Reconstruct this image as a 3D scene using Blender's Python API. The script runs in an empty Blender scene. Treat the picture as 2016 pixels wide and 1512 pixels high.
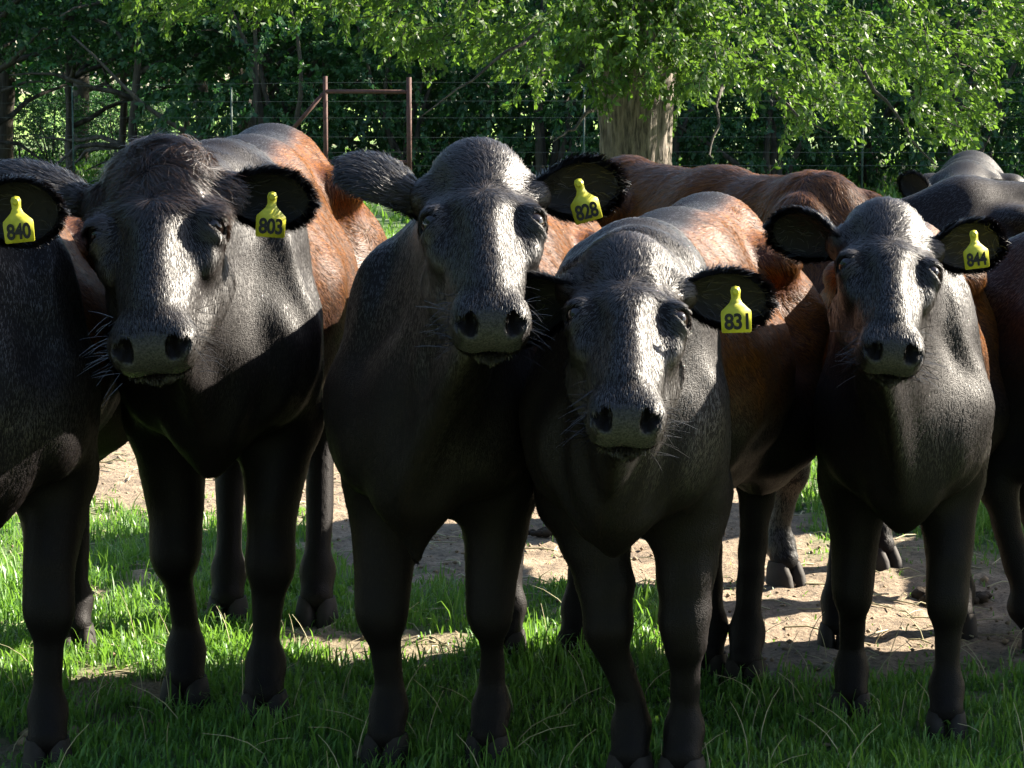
import bpy, math, random, time
import numpy as np
import openvdb as vdb
from mathutils import Vector, Matrix
T0 = time.time()
rad = math.radians
# ------------------------------------------------------------------ camera
SC = bpy.context.scene
F, HC, HOR = 5000.0, 1.40, 180.0          # focal length in photo pixels, eye height, horizon row
PITCH = math.atan((756 - HOR) / F)
cam_d = bpy.data.cameras.new('camera'); cam = bpy.data.objects.new('camera', cam_d)
SC.collection.objects.link(cam); SC.camera = cam
cam_d.sensor_width = 36; cam_d.lens = F / 2016 * 36; cam_d.clip_start = .1; cam_d.clip_end = 3000
cam.location = (0, 0, HC); cam.rotation_euler = (math.pi / 2 - PITCH, 0, 0)
# ------------------------------------------------------------------ world, sun, exposure
AZ, EL = rad(64), rad(31)                 # azimuth from +Y towards +X
W = bpy.data.worlds.new('World'); SC.world = W; W.use_nodes = True
nt = W.node_tree; bg = nt.nodes['Background']; sky = nt.nodes.new('ShaderNodeTexSky')
sky.sky_type = 'NISHITA'; sky.sun_disc = False; sky.sun_elevation = EL; sky.sun_rotation = AZ
nt.links.new(sky.outputs[0], bg.inputs[0]); bg.inputs[1].default_value = .066
SUNV = np.array([math.sin(AZ) * math.cos(EL), math.cos(AZ) * math.cos(EL), math.sin(EL)])
sd = bpy.data.lights.new('sun', 'SUN'); sd.energy = 5.0; sd.angle = rad(.55); sd.color = (1, .90, .75)
so = bpy.data.objects.new('sun', sd); SC.collection.objects.link(so)
so.rotation_euler = Vector(SUNV).to_track_quat('Z', 'Y').to_euler(); so.location = (10, 4, 9)
SC.view_settings.view_transform = 'Standard'; SC.view_settings.look = 'None'
SC.view_settings.exposure = 2.5; SC.view_settings.gamma = 1
SC.render.engine = 'CYCLES'; SC.cycles.max_bounces = 8; SC.cycles.transparent_max_bounces = 8
SC.cycles.use_denoising = True

rng = np.random.default_rng(7); random.seed(7)
COL = SC.collection

def P(px, py, D):
    """the point at depth D (metres along +Y) seen at photo pixel px, py"""
    x = (px - 1008) / F; y = -(py - 756) / F
    c, s = math.cos(PITCH), math.sin(PITCH)
    d = np.array([x, c + y * s, -s + y * c])
    return np.array([0, 0, HC]) + d * (D / d[1])
def G(px, py):
    """the point of flat ground seen at a photo pixel"""
    p = P(px, py, 1.0); d = p - np.array([0, 0, HC])
    return np.array([0, 0, HC]) + d * (HC / -d[2])
def unproj(X, Y, Z=0):
    c, s = math.cos(PITCH), math.sin(PITCH)
    z = Z - HC; dep = Y * c - z * s; up = Y * s + z * c
    return 1008 + F * X / dep, 756 - F * up / dep

# ------------------------------------------------------------------ helpers
def nrm(v): v = np.asarray(v, float); return v / max(1e-9, np.linalg.norm(v))
def vnoise(p, f, seed=0):
    """cheap smooth vector noise from summed sines"""
    r = np.random.default_rng(seed); out = np.zeros_like(p)
    for i in range(5):
        k = r.normal(size=(3, 3)) * f * (0.6 + .5 * i); ph = r.uniform(0, 6.3, 3)
        out += np.sin(p @ k + ph) / (1 + .4 * i)
    return out / 2.2
def np_mesh(name, V, polys, attrs=None, smooth=True, uvs=None):
    """polys: list of (n,k) int arrays"""
    me = bpy.data.meshes.new(name); V = np.asarray(V, np.float32)
    me.vertices.add(len(V)); me.vertices.foreach_set('co', V.ravel())
    L = np.concatenate([np.asarray(p, np.int32).ravel() for p in polys if len(p)])
    tot = np.concatenate([np.full(len(p), np.asarray(p).shape[1], np.int32) for p in polys if len(p)])
    st = np.concatenate([[0], np.cumsum(tot)[:-1]]).astype(np.int32)
    me.loops.add(len(L)); me.loops.foreach_set('vertex_index', L)
    me.polygons.add(len(tot)); me.polygons.foreach_set('loop_start', st)
    me.polygons.foreach_set('loop_total', tot)
    me.update(calc_edges=True)
    if smooth: me.polygons.foreach_set('use_smooth', np.ones(len(tot), bool))
    for k, a in (attrs or {}).items():
        a = np.asarray(a, np.float32)
        if a.ndim == 1: at = me.attributes.new(k, 'FLOAT', 'POINT'); at.data.foreach_set('value', a)
        else:
            at = me.attributes.new(k, 'FLOAT_VECTOR', 'POINT'); at.data.foreach_set('vector', a.ravel())
    me.update(); return me
def obj(name, data, mat=None, parent=None, loc=None):
    o = bpy.data.objects.new(name, data); COL.objects.link(o)
    if mat is not None and hasattr(data, 'materials'): data.materials.append(mat)
    if parent is not None: o.parent = parent
    if loc is not None: o.location = loc
    return o
def tag(o, label=None, cat=None, group=None, kind=None):
    if label: o['label'] = label
    if cat: o['category'] = cat
    if group: o['group'] = group
    if kind: o['kind'] = kind
    return o
def empty(name, loc, label, cat, group=None):
    o = bpy.data.objects.new(name, None); COL.objects.link(o); o.location = loc; o.empty_display_size = .1
    return tag(o, label, cat, group)
def tube(pts, radii, n=8, caps=True, wob=0, seed=0):
    """verts, quads of a tube along pts"""
    pts = np.asarray(pts, float); r = np.broadcast_to(np.asarray(radii, float), (len(pts),))
    tg = np.gradient(pts, axis=0); V = []
    up = np.array([0, 0, 1.]) if abs(nrm(tg[0])[2]) < .9 else np.array([1., 0, 0])
    rr = np.random.default_rng(seed)
    a = np.linspace(0, 2 * np.pi, n, endpoint=False)
    u = nrm(np.cross(nrm(tg[0]), up))
    for i in range(len(pts)):
        t = nrm(tg[i]); u = nrm(u - t * np.dot(u, t)); v = np.cross(t, u)
        q = r[i] * (1 + wob * rr.uniform(-1, 1, n))
        V.append(pts[i] + np.outer(np.cos(a) * q, u) + np.outer(np.sin(a) * q, v))
    V = np.concatenate(V); m = len(pts); i, j = np.meshgrid(np.arange(m - 1), np.arange(n), indexing='ij')
    i, j = i.ravel(), j.ravel(); jn = (j + 1) % n
    Q = np.stack([i * n + j, i * n + jn, (i + 1) * n + jn, (i + 1) * n + j], 1)
    polys = [Q]
    if caps: polys += [np.arange(n)[::-1][None], (np.arange(n) + (m - 1) * n)[None]]
    return V, polys
class Acc:
    """collects several verts/polys sets into one mesh"""
    def __init__(s): s.V = []; s.P = {}; s.n = 0
    def add(s, V, polys):
        V = np.asarray(V, float)
        for p in polys:
            p = np.asarray(p)
            if len(p): s.P.setdefault(p.shape[1], []).append(p + s.n)
        s.V.append(V); s.n += len(V)
    def mesh(s, name, off=(0, 0, 0), smooth=True):
        return np_mesh(name, np.concatenate(s.V) - np.asarray(off), [np.concatenate(v) for v in s.P.values()], smooth=smooth)

# ------------------------------------------------------------------ materials
def mat(name):
    m = bpy.data.materials.new(name); m.use_nodes = True
    t = m.node_tree; t.nodes.clear(); out = t.nodes.new('ShaderNodeOutputMaterial')
    return m, t, out
def nd(t, typ, **kw):
    n = t.nodes.new('ShaderNode' + typ)
    for k, v in kw.items():
        if k.startswith('i_'):
            key = k[2:].replace('_', ' ')
            n.inputs[int(key) if key.isdigit() else key].default_value = v
        else: setattr(n, k, v)
    return n
def ramp(t, src, stops, interp='LINEAR'):
    r = t.nodes.new('ShaderNodeValToRGB'); r.color_ramp.interpolation = interp
    while len(r.color_ramp.elements) < len(stops): r.color_ramp.elements.new(.5)
    for e, (p, c) in zip(r.color_ramp.elements, stops): e.position = p; e.color = (*c, 1) if len(c) == 3 else c
    t.links.new(src, r.inputs[0]); return r
def noise(t, scale, detail=4, rough=.55, vec=None):
    n = nd(t, 'TexNoise', i_Scale=scale, i_Detail=detail, i_Roughness=rough)
    if vec is not None: t.links.new(vec, n.inputs['Vector'])
    return n
def mixc(t, fac, a, b):
    m = t.nodes.new('ShaderNodeMix'); m.data_type = 'RGBA'
    for s, v in ((m.inputs['Factor'], fac), (m.inputs['A'], a), (m.inputs['B'], b)):
        if isinstance(v, (int, float)): s.default_value = v
        elif isinstance(v, tuple): s.default_value = (*v, 1)
        else: t.links.new(v, s)
    return m.outputs['Result']
def simple(name, col, rough=.6, spec=.5, bump=None, var=.25, scale=20, metallic=0, coords='Object'):
    m, t, out = mat(name); b = nd(t, 'BsdfPrincipled', i_Roughness=rough, i_Metallic=metallic)
    b.inputs['Specular IOR Level'].default_value = spec
    tc = nd(t, 'TexCoord'); n = noise(t, scale, vec=tc.outputs[coords])
    lo = tuple(c * (1 - var) for c in col); hi = tuple(min(1, c * (1 + var)) for c in col)
    r = ramp(t, n.outputs[0], [(.3, lo), (.7, hi)]); t.links.new(r.outputs[0], b.inputs['Base Color'])
    if bump:
        bp = nd(t, 'Bump', i_Strength=bump[0], i_Distance=bump[1]); n2 = noise(t, bump[2], 5, vec=tc.outputs[coords])
        t.links.new(n2.outputs[0], bp.inputs['Height']); t.links.new(bp.outputs[0], b.inputs['Normal'])
    t.links.new(b.outputs[0], out.inputs[0]); return m
BLACKHAIR = (.020, .019, .021); BROWNHAIR = (.42, .125, .038)
def coat_color(t):
    a = nd(t, 'Attribute', attribute_name='coat')
    return a.outputs['Fac'], mixc(t, a.outputs['Fac'], BLACKHAIR, BROWNHAIR)
def hide_mat():
    m, t, out = mat('hide'); b = nd(t, 'BsdfPrincipled', i_Roughness=.55)
    fac, _ = coat_color(t)
    c = mixc(t, fac, (.005, .005, .006), (.06, .018, .007))
    a = nd(t, 'Attribute', attribute_name='bare')
    tc = nd(t, 'TexCoord'); n = noise(t, 260, 3, vec=tc.outputs['Object'])
    nose = ramp(t, n.outputs[0], [(.35, (.022, .022, .023)), (.65, (.055, .053, .052))])
    c = mixc(t, a.outputs['Fac'], c, nose.outputs[0]); t.links.new(c, b.inputs['Base Color'])
    rr = nd(t, 'MapRange', i_To_Min=.55, i_To_Max=.22); t.links.new(a.outputs['Fac'], rr.inputs[0]); t.links.new(rr.outputs[0], b.inputs['Roughness'])
    bp = nd(t, 'Bump', i_Strength=.5, i_Distance=.0015); v = nd(t, 'TexVoronoi', i_Scale=330.0)
    t.links.new(tc.outputs['Object'], v.inputs['Vector'])
    t.links.new(v.outputs[0], bp.inputs['Height']); t.links.new(bp.outputs[0], b.inputs['Normal'])
    b.inputs['Specular IOR Level'].default_value = .12
    t.links.new(b.outputs[0], out.inputs[0]); return m
def hair_mat():
    m, t, out = mat('coat_hair'); b = nd(t, 'BsdfPrincipled', i_Roughness=.50)
    b.inputs['Specular IOR Level'].default_value = .62
    a = nd(t, 'Attribute', attribute_name='coat'); v = nd(t, 'Attribute', attribute_name='vary')
    bl = mixc(t, v.outputs['Fac'], (.002, .002, .0025), (.009, .0085, .009))
    br = mixc(t, v.outputs['Fac'], (.04, .012, .003), (.27, .094, .012))
    c = mixc(t, a.outputs['Fac'], bl, br); t.links.new(c, b.inputs['Base Color'])
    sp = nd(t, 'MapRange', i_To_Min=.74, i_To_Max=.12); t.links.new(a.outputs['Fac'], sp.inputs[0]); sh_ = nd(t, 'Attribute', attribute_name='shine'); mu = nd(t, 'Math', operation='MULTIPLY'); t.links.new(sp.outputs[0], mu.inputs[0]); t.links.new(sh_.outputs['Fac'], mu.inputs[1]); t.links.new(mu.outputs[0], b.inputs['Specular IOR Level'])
    nr = nd(t, 'Attribute', attribute_name='lay'); t.links.new(nr.outputs['Vector'], b.inputs['Normal'])
    t.links.new(b.outputs[0], out.inputs[0]); return m
def leaf_mat(name, c1, c2, trans=.45, rough=.5, yell=(.16, .30, .03)):
    m, t, out = mat(name); b = nd(t, 'BsdfPrincipled', i_Roughness=rough)
    a = nd(t, 'Attribute', attribute_name='tint')
    c = mixc(t, a.outputs['Fac'], c1, c2); t.links.new(c, b.inputs['Base Color'])
    tr = nd(t, 'BsdfTranslucent'); c2_ = mixc(t, .55, c, yell); t.links.new(c2_, tr.inputs[0])
    ms = nd(t, 'MixShader', i_Fac=trans); t.links.new(b.outputs[0], ms.inputs[1]); t.links.new(tr.outputs[0], ms.inputs[2])
    t.links.new(ms.outputs[0], out.inputs[0]); return m
M = dict(
    hide=hide_mat(), hair=hair_mat(),
    eye=simple('eye_dark', (.008, .005, .004), .06, .5, var=.1),
    hoof=simple('hoof_horn', (.022, .018, .016), .75, .3, (.5, .002, 60), .4, 18),
    earskin=simple('ear_skin', (.004, .0035, .0035), .7, .3, (.3, .002, 90), .3),
    tag=simple('tag_yellow', (.45, .43, .03), .45, .4, (.3, .001, 60), .28, 28),
    ink=simple('tag_ink', (.012, .012, .014), .5, .3, var=.1),
    rust=simple('rusty_pipe', (.075, .034, .026), .75, .3, (.4, .003, 40), .4, 14),
    wire=simple('wire_metal', (.07, .085, .075), .5, .5, var=.3, scale=9, metallic=.5),
    tpost=simple('green_steel', (.03, .06, .045), .6, .4, var=.4, scale=12),
    bark=None, dung=simple('dung_dry', (.035, .026, .018), .9, .2, (.8, .01, 40), .5, 30),
    oakleaf=leaf_mat('oak_leaf', (.030, .085, .014), (.085, .165, .028), .40, .55, (.20, .36, .03)),
    woodleaf=leaf_mat('wood_leaf', (.008, .045, .020), (.040, .112, .030), .30, .5, (.08, .25, .03)),
    grass=leaf_mat('grass_blade', (.050, .165, .034), (.145, .27, .048), .42, .45, (.22, .42, .03)),
    stalk=simple('dry_stalk', (.36, .33, .2), .7, .3, var=.2),
)
def bark_mat(name, a, b_, sc):
    m, t, out = mat(name); b = nd(t, 'BsdfPrincipled', i_Roughness=.9); tc = nd(t, 'TexCoord')
    mp = nd(t, 'Mapping'); mp.inputs['Scale'].default_value = (1, 1, .16); t.links.new(tc.outputs['Object'], mp.inputs[0])
    n = noise(t, sc, 6, .65, mp.outputs[0]); r = ramp(t, n.outputs[0], [(.36, a), (.6, b_)])
    t.links.new(r.outputs[0], b.inputs['Base Color'])
    bp = nd(t, 'Bump', i_Strength=1.0, i_Distance=.03); t.links.new(n.outputs[0], bp.inputs['Height']); t.links.new(bp.outputs[0], b.inputs['Normal'])
    t.links.new(b.outputs[0], out.inputs[0]); return m
M['bark'] = bark_mat('oak_bark', (.04, .034, .028), (.22, .185, .15), 30)
M['darkbark'] = bark_mat('dark_bark', (.02, .017, .014), (.09, .08, .065), 12)

# ------------------------------------------------------------------ ground
def sstep(a, b, x): q = np.clip((x - a) / (b - a), 0, 1); return q * q * (3 - 2 * q)
def n2(X, Y, f, seed):
    r = np.random.default_rng(seed); o = 0
    for i in range(6):
        th = r.uniform(0, 6.28); ff = f * (.6 + .35 * i)
        o = o + np.sin(ff * (np.cos(th) * X + np.sin(th) * Y) + r.uniform(0, 6.28) + 1.3 * np.sin(ff * .6 * (np.cos(th + 1.3) * X + np.sin(th + 1.3) * Y)))
    return o / 6
def turf(X, Y):
    """how much grass grows at a ground point: a worn dirt track crosses behind the row of cattle"""
    px, _ = unproj(X, Y, 0 * X)
    near = np.interp(px, [0, 600, 700, 900, 1050, 1300, 1400, 1500, 1700, 1850, 2016], [8.6, 8.3, 7.15, 7.0, 6.9, 6.85, 6.3, 5.9, 5.9, 6.2, 6.1])
    far = np.interp(px, [0, 150, 650, 900, 1200, 1500, 1600, 1800, 2016], [15., 15, 14.0, 14, 14, 9.5, 7.9, 7.8, 7.6])
    w = n2(X, Y, 5, 3) * .45 + n2(X, Y, 17, 4) * .2
    g = 1 - sstep(near - .25, near + .25, Y + w) * (1 - sstep(far - .5, far + .5, Y + w * 1.5))
    bare = sstep(.28, .5, n2(X, Y, 4.2, 8) + .35 * n2(X, Y, 14, 9)) * .8
    return np.clip(g * (1 - bare), 0, 1)
def height(X, Y):
    h = .014 * n2(X, Y, 6, 11) + .009 * n2(X, Y, 26, 12) + .05 * n2(X, Y, .35, 13) * sstep(12, 30, Y)
    return h
def axis(segs):
    out = [segs[0][0]]
    for a, b, s in segs:
        n = max(1, int(round((b - a) / s))); out += list(a + (b - a) * (np.arange(n) + 1) / n)
    return np.array(out)
xs = axis([(-900, -60, 60), (-60, -10, 3), (-10, -2.4, .35), (-2.4, 2.4, .03), (2.4, 10, .35), (10, 60, 3), (60, 900, 60)])
ys = axis([(-30, 3.8, 1.5), (3.8, 11, .03), (11, 25, .2), (25, 70, 1.2), (70, 200, 8), (200, 1400, 60)])
Xg, Yg = np.meshgrid(xs, ys); Z = height(Xg, Yg); Z = Z + .004 * rng.normal(size=Z.shape) * (Yg < 12) * (abs(Xg) < 2.5)
nx, ny = len(xs), len(ys); i, j = np.meshgrid(np.arange(ny - 1), np.arange(nx - 1), indexing='ij'); i, j = i.ravel(), j.ravel()
Q = np.stack([i * nx + j, i * nx + j + 1, (i + 1) * nx + j + 1, (i + 1) * nx + j], 1)
gm = np_mesh('ground', np.stack([Xg.ravel(), Yg.ravel(), Z.ravel()], 1), [Q], {'turf': turf(Xg.ravel(), Yg.ravel())})
m, t, out = mat('ground_soil'); b = nd(t, 'BsdfPrincipled', i_Roughness=.95); tc = nd(t, 'TexCoord')
nA = noise(t, 9, 6, .6, tc.outputs['Object']); nB = noise(t, 60, 5, .7, tc.outputs['Object'])
dirt = ramp(t, nA.outputs[0], [(.3, (.14, .105, .072)), (.55, (.26, .195, .13)), (.75, (.37, .29, .20))])
dirt2 = ramp(t, nB.outputs[0], [(.36, (.35, .35, .35)), (.55, (1, 1, 1))])
mm = t.nodes.new('ShaderNodeMix'); mm.data_type = 'RGBA'; mm.blend_type = 'MULTIPLY'; mm.inputs['Factor'].default_value = .9
t.links.new(dirt.outputs[0], mm.inputs['A']); t.links.new(dirt2.outputs[0], mm.inputs['B'])
gA = noise(t, 2.5, 6, .7, tc.outputs['Object']); gr = ramp(t, gA.outputs[0], [(.35, (.030, .075, .018)), (.65, (.085, .16, .032))])
soil = mixc(t, .25, gr.outputs[0], (.05, .04, .025))
spx = nd(t, 'SeparateXYZ'); t.links.new(tc.outputs['Object'], spx.inputs[0]); mr = nd(t, 'MapRange'); mr.inputs['From Min'].default_value = 66; mr.inputs['From Max'].default_value = 78
t.links.new(spx.outputs['Y'], mr.inputs[0]); soil = mixc(t, mr.outputs[0], soil, (.17, .30, .035))
at = nd(t, 'Attribute', attribute_name='turf'); c = mixc(t, at.outputs['Fac'], mm.outputs['Result'], soil)
t.links.new(c, b.inputs['Base Color'])
bp = nd(t, 'Bump', i_Strength=.9, i_Distance=.012); t.links.new(nB.outputs[0], bp.inputs['Height']); t.links.new(bp.outputs[0], b.inputs['Normal'])
t.links.new(b.outputs[0], out.inputs[0])
go = obj('ground', gm, m); go['kind'] = 'structure'

# ------------------------------------------------------------------ signed distance modelling of the cattle
def roundcone(a, b, r1, r2, squash=None, ax=None):
    a, b = np.asarray(a, float), np.asarray(b, float)
    def f(p):
        q = p; A, B = a, b
        if squash:
            q = p + np.outer((p - a) @ ax * (1 / squash - 1), ax) if p.ndim == 2 else p
            B = b + ((b - a) @ ax) * (1 / squash - 1) * ax
        ba = B - A; L2 = ba @ ba; pa = q - A
        h = np.clip(pa @ ba / L2, 0, 1); r = r1 + (r2 - r1) * h
        d = np.sqrt(((pa - h[:, None] * ba) ** 2).sum(1)) - r
        return d * (squash * .5 + .5 if squash else 1)
    R = max(r1, r2)
    return f, np.minimum(a, b) - R, np.maximum(a, b) + R
def ellipsoid(c, Rm, r):
    c = np.asarray(c, float); r = np.asarray(r, float)
    def f(p):
        q = (p - c) @ Rm; k0 = np.sqrt(((q / r) ** 2).sum(1)); k1 = np.sqrt(((q / r ** 2) ** 2).sum(1)) + 1e-9
        return k0 * (k0 - 1) / k1
    R = np.abs(Rm) @ r
    return f, c - R, c + R
class Field:
    def __init__(s): s.pr = []
    def add(s, prim, k=.03, op='u'): s.pr.append((prim, k, op))
    def grid(s, lo, hi, vox):
        lo = np.asarray(lo); n = np.ceil((np.asarray(hi) - lo) / vox).astype(int) + 1
        D = np.full(n, .08, np.float32)
        axs = [lo[i] + vox * np.arange(n[i]) for i in range(3)]
        for (f, a, b), k, op in s.pr:
            m = k + .03 if op == 'u' else k + .01
            i0 = np.clip(np.floor((a - m - lo) / vox).astype(int), 0, n); i1 = np.clip(np.ceil((b + m - lo) / vox).astype(int) + 1, 0, n)
            if (i1 <= i0).any(): continue
            gx = np.stack(np.meshgrid(*[axs[q][i0[q]:i1[q]] for q in range(3)], indexing='ij'), -1)
            d = f(gx.reshape(-1, 3)).reshape(gx.shape[:3]).astype(np.float32)
            sl = tuple(slice(i0[q], i1[q]) for q in range(3)); c = D[sl]
            if op == 'u':
                h = np.clip(.5 + .5 * (c - d) / k, 0, 1); D[sl] = c * (1 - h) + d * h - k * h * (1 - h)
            else:
                d = -d; h = np.clip(.5 - .5 * (c - d) / k, 0, 1); D[sl] = c * (1 - h) + d * h + k * h * (1 - h)
        return D, lo
def polygonise(D, lo, vox):
    g = vdb.FloatGrid(.08); g.copyFromArray(np.ascontiguousarray(D)); g.transform = vdb.createLinearTransform(voxelSize=vox)
    pts, tri, quad = g.convertToPolygons(isovalue=0.0, adaptivity=0.0)
    return np.asarray(pts) + lo, np.asarray(tri).reshape(-1, 3).astype(int), np.asarray(quad).reshape(-1, 4).astype(int)
def vert_normals(V, T):
    n = np.zeros_like(V); fn = np.cross(V[T[:, 1]] - V[T[:, 0]], V[T[:, 2]] - V[T[:, 0]])
    for k in range(3): 
        for c in range(3): n[:, c] += np.bincount(T[:, k], fn[:, c], len(V))
    return n / (np.linalg.norm(n, axis=1, keepdims=True) + 1e-12)

def curves(name, pts, r0, r1, coat, parent, base, npt=4, nrmv=None, nj=.30, shine=.8):
    """hair curves object from (N,npt,3) points"""
    N = len(pts); hc = bpy.data.hair_curves.new(name); hc.add_curves([npt] * N)
    hc.attributes['position'].data.foreach_set('vector', (pts - np.asarray(base)).astype(np.float32).ravel())
    ra = hc.attributes.get('radius') or hc.attributes.new('radius', 'FLOAT', 'POINT')
    tt = np.linspace(0, 1, npt) ** 1.5; r0 = np.broadcast_to(r0, (N,))
    ra.data.foreach_set('value', (r0[:, None] * (1 - tt) + r1 * tt).astype(np.float32).ravel())
    ca = hc.attributes.new('coat', 'FLOAT', 'CURVE'); ca.data.foreach_set('value', np.broadcast_to(coat, (N,)).astype(np.float32))
    r = np.random.default_rng(N); va = hc.attributes.new('vary', 'FLOAT', 'CURVE'); va.data.foreach_set('value', r.random(N).astype(np.float32))
    sa = hc.attributes.new('shine', 'FLOAT', 'CURVE'); sa.data.foreach_set('value', np.broadcast_to(shine, (N,)).astype(np.float32))
    if nrmv is None: nrmv = np.tile([0, 0, 1.], (N, 1))
    t_ = pts[:, -1] - pts[:, 0]; t_ /= np.linalg.norm(t_, axis=1, keepdims=True) + 1e-9
    sw = np.cross(t_, nrmv); nn = nrmv + sw * r.normal(size=(N, 1)) * nj + t_ * r.normal(size=(N, 1)) * nj * .5; nn /= np.linalg.norm(nn, axis=1, keepdims=True) + 1e-9
    la = hc.attributes.new('lay', 'FLOAT_VECTOR', 'CURVE'); la.data.foreach_set('vector', nn.astype(np.float32).ravel())
    return obj(name, hc, M['hair'], parent)
def strands(R0, N, Fl, L, lift, jit, droop=0.0, npt=4, seed=1):
    r = np.random.default_rng(seed); n = len(R0)
    Ft = Fl - N * (Fl * N).sum(1, keepdims=True); Ft /= np.linalg.norm(Ft, axis=1, keepdims=True) + 1e-9
    d0 = Ft + N * lift[:, None] + r.normal(size=(n, 3)) * jit; d0 /= np.linalg.norm(d0, axis=1, keepdims=True)
    d1 = Ft + N * lift[:, None] * .25 + r.normal(size=(n, 3)) * jit * .8; d1[:, 2] -= droop; d1 /= np.linalg.norm(d1, axis=1, keepdims=True)
    out = np.zeros((n, npt, 3)); p = R0 - N * .001; out[:, 0] = p; step = L / (npt - 1)
    for k in range(1, npt):
        w = (k - 1) / max(1, npt - 2); p = p + (d0 * (1 - w) + d1 * w) * step[:, None]; out[:, k] = p
    return out

UPV = np.array([0, 0, 1.])
GROUPC = 'cattle standing in a row and behind it on the pasture'
TEXTS = {}
def number_mesh(txt):
    cu = bpy.data.curves.new('tag_number', 'FONT'); cu.body = txt; cu.align_x = 'CENTER'; cu.align_y = 'CENTER'
    cu.size = 1; cu.extrude = .012; cu.offset = .028; cu.space_character = .92; cu.resolution_u = 3
    o = bpy.data.objects.new('tmp', cu); COL.objects.link(o); dg = bpy.context.evaluated_depsgraph_get(); dg.update()
    me = bpy.data.meshes.new_from_object(o.evaluated_get(dg)); bpy.data.objects.remove(o); me.materials.clear()
    n = len(me.vertices); v = np.zeros(n * 3); me.vertices.foreach_get('co', v); v = v.reshape(-1, 3)
    c = (v.max(0) + v.min(0)) / 2; e = v.max(0) - v.min(0)
    v = (v - c) / np.array([e[0], e[1], 1]); return me, v
def ear_mesh(base, e, nr, L, Wd, cup, s, curl=0.0):
    """cupped leaf-shaped ear: base point, axis e, opening normal nr"""
    e = nrm(e); nr = nrm(nr - e * np.dot(nr, e)); w = np.cross(nr, e)
    nu, nv = 26, 15; u = np.linspace(0, 1, nu); v = np.linspace(-1, 1, nv); U, Vv = np.meshgrid(u, v, indexing='ij')
    prof = np.interp(u, [0, .1, .25, .45, .65, .8, .9, .96, 1], [.40, .46, .74, .98, 1.0, .84, .60, .36, .06])
    hw = prof[:, None] * Wd / 2
    lat = np.sin(Vv * 1.2) / math.sin(1.2) * hw
    dep = -(1 - Vv ** 2) * hw * cup * (1 - .35 * U) 
    fol = (1 - U) ** 3 * .25 * Wd * np.abs(Vv)
    ben = curl * U ** 2 * L
    C = base + (U * L)[..., None] * e + lat[..., None] * w + (dep + fol + ben)[..., None] * nr
    n_ = nu * nv; th = .004 * s
    Nn = np.cross(np.gradient(C, axis=0), np.gradient(C, axis=1)); Nn /= np.linalg.norm(Nn, axis=-1, keepdims=True) + 1e-12
    if (Nn[nu // 2, nv // 2] @ nr) < 0: Nn = -Nn
    A = (C + Nn * th * .5).reshape(-1, 3); B = (C - Nn * th).reshape(-1, 3)
    i, j = np.meshgrid(np.arange(nu - 1), np.arange(nv - 1), indexing='ij'); i, j = i.ravel(), j.ravel()
    q = np.stack([i * nv + j, (i + 1) * nv + j, (i + 1) * nv + j + 1, i * nv + j + 1], 1)
    rim = [k * nv for k in range(nu)] + [(nu - 1) * nv + k for k in range(1, nv)] + [k * nv + nv - 1 for k in range(nu - 2, -1, -1)]
    rim = np.array(rim); rq = np.stack([rim[:-1], rim[1:], rim[1:] + n_, rim[:-1] + n_], 1)
    return np.concatenate([A, B]), [q, q[:, ::-1] + n_, rq], dict(C=C, N=Nn, e=e, w=w, nr=nr, rim=C.reshape(-1, 3)[rim], base=base)

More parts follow.
